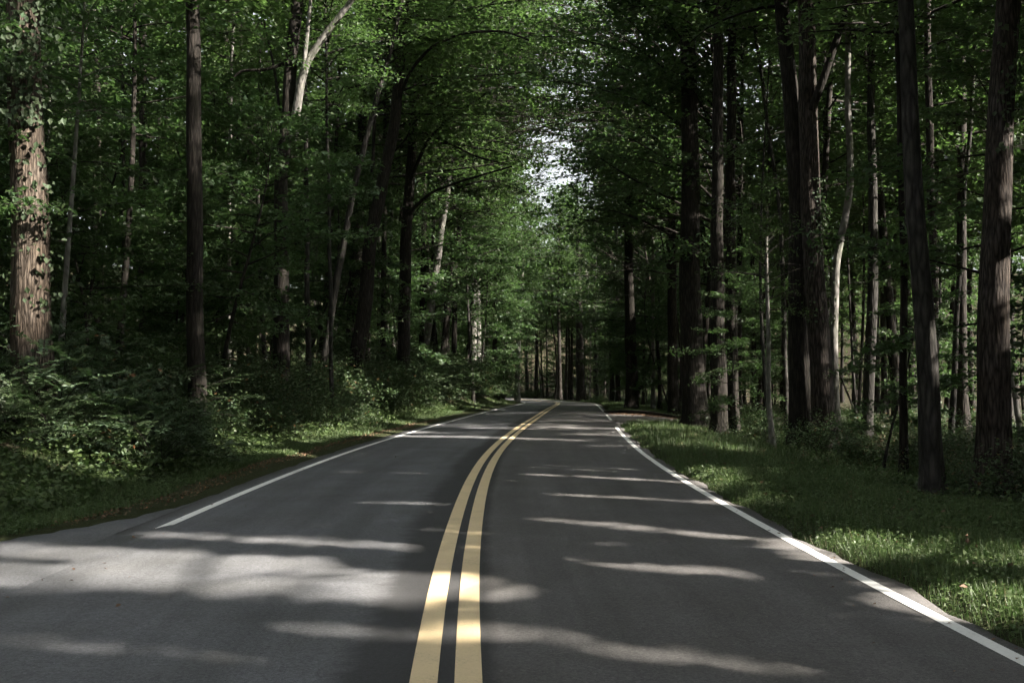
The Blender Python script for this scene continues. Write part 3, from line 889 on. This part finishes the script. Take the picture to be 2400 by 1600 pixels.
for i, (x, y) in enumerate(SHADE):
    y = min([y + k * .25 for k in range(-9, 10)], key=lambda q: (trunk_blocks(x, q, .25, 24, True), abs(q - y)))
    place('shade', i, x, y, 'woodland_tree', 'unseen tree added to shade the near road from the right', 'tree', 'trees to the right of the viewpoint', sc=1.25, space=2.4)
n6b = scatter(16, (7.2, 24), (-22, 18), ['under', 'thin'], 'understory_tree', 'small leafy tree of the right woods near the viewpoint', 'small tree', 'small trees to the right of the viewpoint', 1.8, view=False, sc=(1.1, 1.7))
n6 = scatter(40, (7.5, 30), (-28, 20), ['farwood'], 'woodland_tree', 'unseen tree added to shade the near road from the right', 'tree', 'trees to the right of the viewpoint', 2.8, view=False, sc=(1.1, 1.4))
n7 = scatter(10, (-20, -8), (-20, 12), ['farwood'], 'woodland_tree', 'tall tree of the left woods near the viewpoint', 'tree', 'trees to the left of the viewpoint', 3.4, view=False)
# understory
m1 = scatter(56, (-22, -7.4), (17, 62), ['under', 'under', 'under', 'thin'], 'understory_tree', 'small leafy tree in the shade of the left woods', 'small tree', 'small trees in the left woods', 1.6, road_gap=6.8, sc=(.9, 1.6))
m2 = scatter(64, (7.2, 24), (16, 64), ['under', 'under', 'thin'], 'understory_tree', 'small leafy tree in the shade of the right woods', 'small tree', 'small trees in the right woods', 1.6, road_gap=6.8, sc=(.8, 1.4))
m3 = scatter(110, (-16, 20), (64, 170), ['under', 'under', 'thin'], 'understory_tree', 'distant small leafy tree along the far road', 'small tree', 'small trees along the far road', 2.0, road_gap=5.4, sc=(1.1, 2.0), view=False)
print('scatter', n1, n2, n3, n4, n5, n6, n7, m1, m2, m3, 'carved tris', TRI[0])

g = np.random.default_rng(77)
def woods_mass(n, xf):
    x, y, z = xf(n); k = np.sin(x * .35 + 2 * np.sin(y * .3)) * np.sin(z * .6 + y * .25) + g.normal(0, .45, n) > -.5
    x, y, z = x[k], y[k], z[k]; n = len(x)
    P = np.stack([x, y, ground_z(x, y) + z], -1)
    ln = g.uniform(.25, .5, n)
    return leaf_quads(P, norm(g.normal(0, 1, (n, 3))), norm(UP + g.normal(0, .7, (n, 3))), ln, ln * .7)
def _sides(n):
    y = g.uniform(2, 190, n); sd = np.where(g.random(n) < .5, -1, 1); u = np.where(sd < 0, -g.uniform(34, 50, n), g.uniform(46, 66, n))
    return ctr(np.minimum(y, 130)) + u, y, 13 * g.random(n) ** 1.3
def _end(n):
    return g.uniform(-45, 50, n), g.uniform(178, 200, n), 16 * g.random(n) ** 1.2
o = obj('distant_woods', leaf_mesh('distant_woods', np.concatenate([woods_mass(30000, _sides), woods_mass(24000, _end)]), M['leaf_high'])); tag(o, 'mass of foliage closing the woods behind the last trunks', 'woods', kind='stuff')

# trees that arch over the road: limbs reach toward +x (left side) or -x (right side)
arch = [(-8.0, 56.0, .2, 'left'), (-7.4, 66.0, -.1, 'left'), (-7.2, 80.0, .1, 'left'), (-7.0, 96.0, 0, 'left'),
        (6.4, 37.5, math.pi, 'right'), (7.0, 64.0, math.pi + .1, 'right'), (7.2, 84.0, math.pi - .1, 'right')]
where = ['beside the tan leaning trunk', 'above the shrub bank', 'past the pale straight trunk', 'near the bend',
         'beside the massive dark trunk', 'past the driveway', 'far along the verge']
for i, (u, y, rz, side) in enumerate(arch):
    place('arch', i, float(ctr(y)) + u, y, 'arching_tree', f'leafy tree reaching over the road {where[i]} on the {side}', 'tree', 'trees arching over the road', rz=rz, sc=[1.0, 1.05, 1.1, 1.2, 1.05, 1.0, 1.1][i])
vault = [(-8.0, 50.0, .1, 'beside the tan leaning trunk on the left'), (8.4, 41.0, math.pi + .1, 'behind the massive dark trunk'), (-7.4, 63.0, 0, 'past the tan leaning trunk on the left'), (8.0, 54.0, math.pi, 'across the driveway')]
for i, (u, y, rz, wh) in enumerate(vault):
    place('vault', i, float(ctr(y)) + u, y, 'arching_tree', f'tall tree with high limbs over the road {wh}', 'tree', 'tall trees vaulting the road', rz=rz, sc=[1.22, 1.1, 1.3, 1.15][i])
for i, (u, y, rz, sc, wh) in enumerate([(-7.6, 44.5, .05, 1.0, 'behind the tree with arching limbs'), (-7.2, 57.0, -.05, 1.15, 'behind the tan leaning trunk'), (7.8, 53.0, math.pi, 1.1, 'right past the driveway'), (-7.4, 73.0, 0, 1.4, 'near the pale straight trunk'), (8.0, 67.0, math.pi, 1.3, 'along the far right verge')]):
    place('highvault', i, float(ctr(y)) + u, y, 'arching_tree', f'very tall tree, limbs only high above the road, {wh}', 'tree', 'tall trees vaulting the road', rz=rz, sc=sc)
for i, (x, y, sc) in enumerate([(-1.6, 92, 1.35), (9.6, 90, 1.3), (-1.0, 108, 1.4), (10.4, 103, 1.4), (6.4, 133, 1.5), (10.8, 126, 1.45), (8.4, 141, 1.5), (13.6, 135, 1.45), (3.5, 147, 1.5)]):
    place('farwood', i, x, y, 'woodland_tree', f'tall leafy crown near the far bend, {["first", "second", "third", "fourth", "fifth", "sixth", "seventh", "eighth", "ninth"][i]} of its row', 'tree', 'tall trees at the far bend', sc=sc)
# leafy small trees crowding the left edge and the gap on the right
for i, (x, y, sc, lab) in enumerate([(-9.6, 16.6, 1.1, 'small leafy tree crowding the ivy tree from behind'), (-9.3, 15.0, .9, 'young leafy tree at the left edge in front of the ivy tree'),
                                     (-8.8, 20.5, 1.0, 'small leafy tree between the ivy tree and the dark straight trunk'), (7.6, 20.5, .7, 'small leafy tree right of the big ivied pair'),
                                     (9.4, 17.0, .8, 'small leafy tree near the right edge of the picture'), (6.9, 30.5, .75, 'small leafy tree in front of the twin dark trunks')]):
    place('under', i, x, y, 'understory_tree', lab, 'small tree', 'roadside small trees', sc=sc)

# ------------------------------------------------------------------ ivy on trunks
def ivy(tree, n, z0, z1, leaf, side, name='ivy_vine', clump=7, off=.02):
    root, path, rr, base = tree
    g = np.random.default_rng(len(root['label']) + n)
    zz = g.uniform(z0, z1, clump * 3); aa = g.normal(side, .9, clump * 3)
    k = g.integers(0, len(zz), n)
    z = np.clip(zz[k] + g.normal(0, .28, n), z0, z1); a = aa[k] + g.normal(0, .35, n)
    X = np.interp(z, path[:, 2], path[:, 0]); Yv = np.interp(z, path[:, 2], path[:, 1]); r = np.interp(z, path[:, 2], rr)
    out = np.stack([np.cos(a), np.sin(a), 0 * a], -1)
    lift = np.abs(g.normal(0, 1, n)) ** 1.5 * off
    P = np.stack([X, Yv, z], -1) + out * (r * 1.12 + lift)[:, None] - base
    nr = norm(out + g.normal(0, .4, (n, 3)) + UP * .3)
    ax = norm(-UP * .8 + g.normal(0, .6, (n, 3)))
    ln = leaf * g.uniform(.6, 1.2, n)
    o = obj(name, leaf_mesh(name, leaf_quads(P, ax, nr, ln, ln * .8), M['leaf_ivy']), root)
    o['label'] = 'green ivy leaves climbing the trunk'
ivy(L1, 300, 2.0, 5.6, .10, .15, off=.14)
ivy(L1, 120, 1.8, 5.0, .09, -1.9, off=.03)
ivy(L1, 900, 5.6, 8.2, .11, -1.2, off=.30)
ivy(R3, 500, 3.0, 6.6, .09, -.6, off=.08)
ivy(R9, 200, 5.0, 8.0, .09, -.8, off=.08)

# ------------------------------------------------------------------ bushes and bank plants
BUSH = []
def bush_var(g, h, rad, stems, leaf, m, pinnate=False, lpm=34):
    tb = Tubes(); P, D, N = [], [], []
    for i in range(stems):
        a = g.uniform(0, 6.28); e = R(g.uniform(28, 82)); L = h / max(.5, math.sin(e)) * g.uniform(.6, 1.05)
        L = min(L, rad * 1.5 + .2)
        p = np.array([g.normal(0, .15) * rad, g.normal(0, .15) * rad, -.05]); pts = [p]
        d = np.array([math.cos(a) * math.cos(e), math.sin(a) * math.cos(e), math.sin(e)])
        for k in range(6):
            d = norm(d + np.array([g.normal(0, .08), g.normal(0, .08), -.13])); p = p + d * L / 6; pts.append(p)
        pts = np.array(pts)
        tb.add(pts, np.linspace(1, .25, 7) * .008, 3)
        nt = 9
        for t in np.linspace(.3, 1, nt):
            x = t * 6; k = min(int(x), 5); w = x - k
            q = pts[k] * (1 - w) + pts[k + 1] * w; T = norm(pts[k + 1] - pts[k])
            b = g.uniform(0, 6.28)
            dd = norm(T * .5 + np.array([math.cos(b), math.sin(b), g.uniform(-.1, .45)]))
            sl = g.uniform(.18, .42) * (1.1 if pinnate else 1)
            if pinnate:
                m_ = int(sl / .028); s = np.repeat(np.linspace(.12, 1, m_), 2) * sl
                sd = norm(np.cross(dd, UP)); sg = np.tile([1, -1], m_)[:, None]
                P.append(q + dd * s[:, None] + np.array([0, 0, -.35]) * s[:, None] ** 2); D.append(sd * sg + dd * .35); N.append(np.tile(np.cross(sd, dd), (2 * m_, 1)) + g.normal(0, .2, (2 * m_, 3)))
            else:
                m_ = max(4, int(sl * lpm)); s = g.uniform(.05, 1, m_) * sl
                P.append(q + dd * s[:, None] + g.normal(0, .05, (m_, 3))); D.append(dd + g.normal(0, .7, (m_, 3))); N.append(UP + g.normal(0, .5, (m_, 3)))
    P = np.concatenate(P); D = norm(np.concatenate(D)); N = norm(np.concatenate(N)); n = len(P)
    N = np.where(N[:, 2:] < 0, -N, N)
    ln = leaf * g.uniform(.7, 1.2, n)
    Q = leaf_quads(P, D, N, ln, ln * (.42 if pinnate else .6))
    BUSH.append((tb.mesh('stems', M['bark_brown']), leaf_mesh('foliage', Q, m)))
for i in range(4): bush_var(np.random.default_rng(600 + i), 1.1, .85, 26, .075, M['leaf_bush'])
for i in range(3): bush_var(np.random.default_rng(650 + i), 1.25, .9, 24, .065, M['leaf_frond'], True)
for i in range(2): bush_var(np.random.default_rng(680 + i), .55, .55, 18, .07, M['leaf_bush'])

def bush(vi, x, y, sc, label, group, name='roadside_shrub'):
    o = empty(name, (x, y, float(ground_z(x, y)) - .02), rnd.uniform(0, 6.28), sc)
    tag(o, label, 'shrub', group)
    obj('stems', BUSH[vi][0], o); obj('foliage', BUSH[vi][1], o)
    return o
named = [((130, 985), 15.0, 4, 'feathery grey-green shrub at the left edge of the bank'), ((330, 1010), 15.6, 5, 'feathery shrub arching out over the grass on the left'),
         ((215, 1050), 14.6, 7, 'low sunlit shrub with browning leaves beside the left grass'), ((20, 960), 14.8, 6, 'feathery shrub cut by the left picture edge'),
         ((110, 880), 15.4, 4, 'tall feathery shrub in front of the ivy tree'), ((270, 870), 16.4, 5, 'feathery shrub right of the ivy tree foot')]
for (px, py), Y, vi, lab in named:
    p = at(px, py, Y)
    bush(vi, float(p[0]) - .15, Y + .6, 1.25, lab, 'feathery shrubs on the left bank')
nb = 0
y = 15.6
while y < 112:
    for u in (-6.15, -7.1, -8.3):
        yy = y + rnd.uniform(-.4, .4); uu_ = u + rnd.uniform(-.35, .35) - (.0 if y < 60 else .2)
        x = float(ctr(yy)) + uu_
        if yy < float(flare(x)) + 1.0: continue
        vi = rnd.choice([0, 1, 2, 3, 0, 1, 2, 3, 4, 5, 6]) if u < -6.6 else rnd.choice([0, 1, 2, 3, 7, 8, 4])
        s = rnd.uniform(.85, 1.2) * (.85 if u > -6.6 else 1.4) * (1 + min(1, max(0, y - 25) / 50) * .6)
        bush(vi, x, yy, s, 'leafy shrub in the thicket along the left bank' if y < 45 else 'shrub on the distant left bank', 'shrubs along the left bank' if y < 45 else 'distant left bank shrubs')
        nb += 1
    y += 1.0 + y * .025
y = 14.0
while y < 112:
    for u in (7.4, 8.8, 10.4, 12.4, 15.0):
        yy = y + rnd.uniform(-.8, .8); x = float(ctr(yy)) + u + rnd.uniform(-.6, .6)
        if DRIVE_NEAR(x) - 1 < yy < DRIVE_FAR(x) + 1: continue
        if rnd.random() < .22: continue
        bush(rnd.choice([0, 1, 2, 3, 7, 8]), x, yy, rnd.uniform(.6, 1.15), 'low shrub under the trees right of the road' if y < 45 else 'shrub on the distant right verge', 'shrubs under the right trees' if y < 45 else 'distant right verge shrubs')
        nb += 1
    y += 1.6 + y * .03
for i in range(40):
    yy = rnd.uniform(116, 160); x = rnd.uniform(-12, 26)
    if abs(x - float(ctr(yy))) < 4.8: continue
    bush(rnd.choice([0, 1, 2, 3]), x, yy, rnd.uniform(1.0, 1.7), 'far shrub beyond the bend', 'shrubs beyond the bend'); nb += 1
print('bushes', nb)

# ------------------------------------------------------------------ grass, weeds, dead leaves
def drive_ok(x, y):
    return ~((y > DRIVE_NEAR(x) - .15) & (y < DRIVE_FAR(x) + .15) & (x > 2))
def side_ok(x, y):
    return (x > -3.9) | (y > flare(x) + .12)

def grass_blades(g, n, ur, yr, h, w, ypow=1.0, edge=None):
    y = yr[0] + (yr[1] - yr[0]) * g.random(n) ** ypow
    u = ur[0] + (ur[1] - ur[0]) * g.random(n)
    # patchy cover
    keep = (np.sin(u * 2.1 + 3 * np.sin(y * .9)) * np.sin(y * 1.7 + u) + g.normal(0, .6, n)) > -.75
    if edge is not None: keep &= edge(u, y, g)
    u, y = u[keep], y[keep]; x = ctr(y) + u
    k = drive_ok(x, y) & side_ok(x, y); x, y, u = x[k], y[k], u[k]
    n = len(x); z = ground_z(x, y) - .01
    hh = h * g.uniform(.45, 1.25, n) * (.75 + .5 * np.sin(x * 1.9 + np.sin(y * 1.3)) ** 2)
    a = g.uniform(0, 6.28, n); lean = np.abs(g.normal(0, .35, n)) + .05
    tip = np.stack([x + np.cos(a) * lean * hh, y + np.sin(a) * lean * hh, z + hh * np.sqrt(np.clip(1 - lean ** 2 * .6, .2, 1))], -1)
    b = a + 1.57 + g.normal(0, .4, n); ww = w * g.uniform(.6, 1.3, n)
    o = np.stack([np.cos(b) * ww / 2, np.sin(b) * ww / 2, 0 * b], -1); bs = np.stack([x, y, z], -1)
    return np.stack([bs - o, bs + o, tip], 1)

def tri_mesh(name, T, m):
    n = len(T)
    return mesh_np(name, T.reshape(-1, 3), [(np.arange(n * 3).reshape(n, 3), 0)], m)

g = np.random.default_rng(7)
ragR = lambda u, y, g: u > 3.38 + .07 * np.sin(y * 1.3) * np.sin(y * .47) + np.abs(g.normal(0, .07, len(u)))
ragL = lambda u, y, g: u < -4.12 - .15 * np.sin(y * 1.1) * np.sin(y * .4) - np.abs(g.normal(0, .12, len(u)))
gr = np.concatenate([grass_blades(g, 135000, (3.3, 8.0), (4.5, 20), .13, .008, 1.3, ragR), grass_blades(g, 70000, (3.3, 9.0), (18, 60), .16, .016, 1.2, ragR), grass_blades(g, 16000, (3.7, 7.5), (55, 115), .22, .035, 1, ragR)])
o = obj('verge_grass', tri_mesh('verge_grass', gr, M['grass'])); tag(o, 'grass growing on the verge right of the road', 'grass', kind='stuff')
gl = np.concatenate([grass_blades(g, 130000, (-6.6, -3.9), (8.5, 24), .10, .008, 1.2, ragL), grass_blades(g, 60000, (-6.6, -3.9), (22, 60), .12, .016, 1.2, ragL), grass_blades(g, 12000, (-6, -3.9), (55, 115), .18, .035, 1, ragL)])
o = obj('verge_grass', tri_mesh('verge_grass', gl, M['grass'])); tag(o, 'short grass strip between the left edge line and the shrubs', 'grass', kind='stuff')

def flat_leaves(g, n, ur, yr, size, hmax, ypow=1.0, tilt=.35, edge=None, aspect=.8, free=False):
    y = yr[0] + (yr[1] - yr[0]) * g.random(n) ** ypow
    u = ur[0] + (ur[1] - ur[0]) * g.random(n)
    if edge is not None:
        k = edge(u, y, g); u, y = u[k], y[k]
    x = ctr(y) + u
    if not free:
        k = drive_ok(x, y) & side_ok(x, y); x, y = x[k], y[k]
    n = len(x)
    z = ground_z(x, y) + .006 + g.random(n) * hmax
    nr = norm(UP + g.normal(0, tilt, (n, 3))); ax = norm(g.normal(0, 1, (n, 3)) * np.array([1, 1, .2]))
    ln = size * g.uniform(.6, 1.4, n)
    return leaf_quads(np.stack([x, y, z], -1), ax, nr, ln, ln * aspect)
wd = np.concatenate([flat_leaves(g, 26000, (3.3, 7.5), (4.5, 20), .04, .09, 1.3, .45, ragR), flat_leaves(g, 15000, (6.5, 14), (9, 45), .07, .22, 1.2, .45)])
o = obj('weeds', leaf_mesh('weeds', wd, M['weed'])); tag(o, 'low broad-leaved weeds among the grass on the right', 'weeds', kind='stuff')
wd = np.concatenate([flat_leaves(g, 22000, (-5.6, -4.0), (8.5, 24), .035, .06, 1.2, .45, ragL), flat_leaves(g, 42000, (-11, -4.7), (11, 60), .075, .32, 1.3, .5)])
o = obj('ground_cover', leaf_mesh('ground_cover', wd, M['weed'])); tag(o, 'leafy ground cover under the shrubs on the left bank', 'ground cover', kind='stuff')
edL = lambda u, y, g: np.abs(u + 4.0 - .12 * np.sin(y)) < np.abs(g.normal(0, .2, len(u)))
lt = np.concatenate([flat_leaves(g, 9000, (-4.6, -3.7), (9, 40), .035, .012, 1.4, .5, edL), flat_leaves(g, 260, (3.6, 7), (5, 30), .06, .10, 1.3, .6, None), flat_leaves(g, 6000, (-14, -7.5), (11, 40), .07, .03, 1.2, .5), flat_leaves(g, 9000, (7, 16), (10, 45), .07, .02, 1.2, .5)])
ry = 5 + 40 * g.random(150) ** 1.5; rs = np.where(g.random(150) < .5, -1, 1); ru = rs * (3.3 - np.abs(g.normal(0, .5, 150)))
rl = .035 * g.uniform(.6, 1.4, 150)
lt = np.concatenate([lt, leaf_quads(np.stack([ctr(ry) + ru, ry, zroad(ry) - .003 * ru ** 2 + .012], -1), norm(g.normal(0, 1, (150, 3)) * np.array([1, 1, .1])), norm(UP + g.normal(0, .25, (150, 3))), rl, rl * .7)])
dx = g.uniform(5.0, 12, 1500); dy = DRIVE_FAR(dx) - np.abs(g.normal(0, 1.3, 1500)); 
ln = .09 * g.uniform(.6, 1.3, 1500)
u_ = dx - ctr(dy)
dz = zroad(dy) - .05 - .32 * smooth((u_ - 4.6) / 4.0) + .03
lt = np.concatenate([lt, leaf_quads(np.stack([dx, dy, dz], -1), norm(g.normal(0, 1, (1500, 3)) * np.array([1, 1, .2])), norm(UP + g.normal(0, .35, (1500, 3))), ln, ln * .8)])
o = obj('fallen_leaves', leaf_mesh('fallen_leaves', lt, M['litter'])); tag(o, 'brown fallen leaves along the road edges and driveway', 'leaves', kind='stuff')

# dark low rounded edging along the far side of the driveway
ex = np.linspace(4.9, 13, 26); ey = DRIVE_FAR(ex) + .12
t = Tubes(); t.add(np.stack([ex, ey, ground_z(ex, ey + .3) + .06], -1), np.full(26, .11) * (1 + .08 * np.sin(ex * 3)), 8)
o = obj('dark_edging', t.mesh('dark_edging', M['bark_dark'])); tag(o, 'dark low edging along the far side of the driveway', 'log')

# ------------------------------------------------------------------ labels that say which one, by what it stands next to in the view
MARKS = [(70, 'the ivy-clad tree'), (455, 'the dark straight left trunk'), (660, 'the forked tree'), (850, 'the dark curving tree'), (950, 'the tree with arching limbs'),
         (1110, 'the pale straight trunk'), (1310, 'the road bend'), (1478, 'the dark tree past the driveway'), (1616, 'the massive dark trunk'), (1700, 'the twin dark trunks'),
         (1905, 'the big ivied trunk'), (2040, 'the sun-patched pole'), (2165, 'the smooth grey trunk'), (2330, 'the right edge trunk')]
NOUN = {'tall trees in the left woods': 'tall tree in the left woods', 'distant left trees': 'distant left tree', 'tall trees in the right woods': 'tall tree in the right woods', 'distant right trees': 'distant right tree',
        'trees beyond the bend': 'far tree beyond the bend', 'small trees in the left woods': 'small leafy tree', 'small trees in the right woods': 'small leafy tree on the right', 'small trees along the far road': 'distant small tree',
        'shrubs along the left bank': 'leafy bank shrub', 'distant left bank shrubs': 'distant bank shrub', 'shrubs under the right trees': 'low shrub', 'distant right verge shrubs': 'distant verge shrub', 'shrubs beyond the bend': 'far shrub beyond the bend'}
ORD = ['nearest', 'second', 'third', 'fourth', 'fifth', 'sixth', 'seventh', 'eighth', 'ninth', 'tenth', 'eleventh', 'twelfth', 'thirteenth', 'fourteenth', 'fifteenth', 'sixteenth', 'seventeenth', 'eighteenth', 'nineteenth', 'twentieth', 'twenty-first', 'twenty-second', 'twenty-third', 'twenty-fourth', 'twenty-fifth', 'twenty-sixth', 'twenty-seventh', 'twenty-eighth', 'twenty-ninth', 'thirtieth']
slots = {}
for o in list(scene.objects):
    gname = o.get('group')
    if gname not in NOUN or o.parent is not None: continue
    px = CX + FPX * o.location.x / max(1.0, o.location.y)
    if px < -60 or px > 2460 or o.location.y < 3: continue
    mx, mn = min(MARKS, key=lambda m: abs(m[0] - px))
    slots.setdefault((gname, mn, 'left' if px < mx else 'right'), []).append((abs(px - mx), o.name))
for (gname, mn, sd), lst in slots.items():
    for k, (_, nm) in enumerate(sorted(lst)):
        if k < len(ORD):
            bpy.data.objects[nm]['label'] = f'{NOUN[gname]}, {ORD[k]} to the {sd} of {mn}'
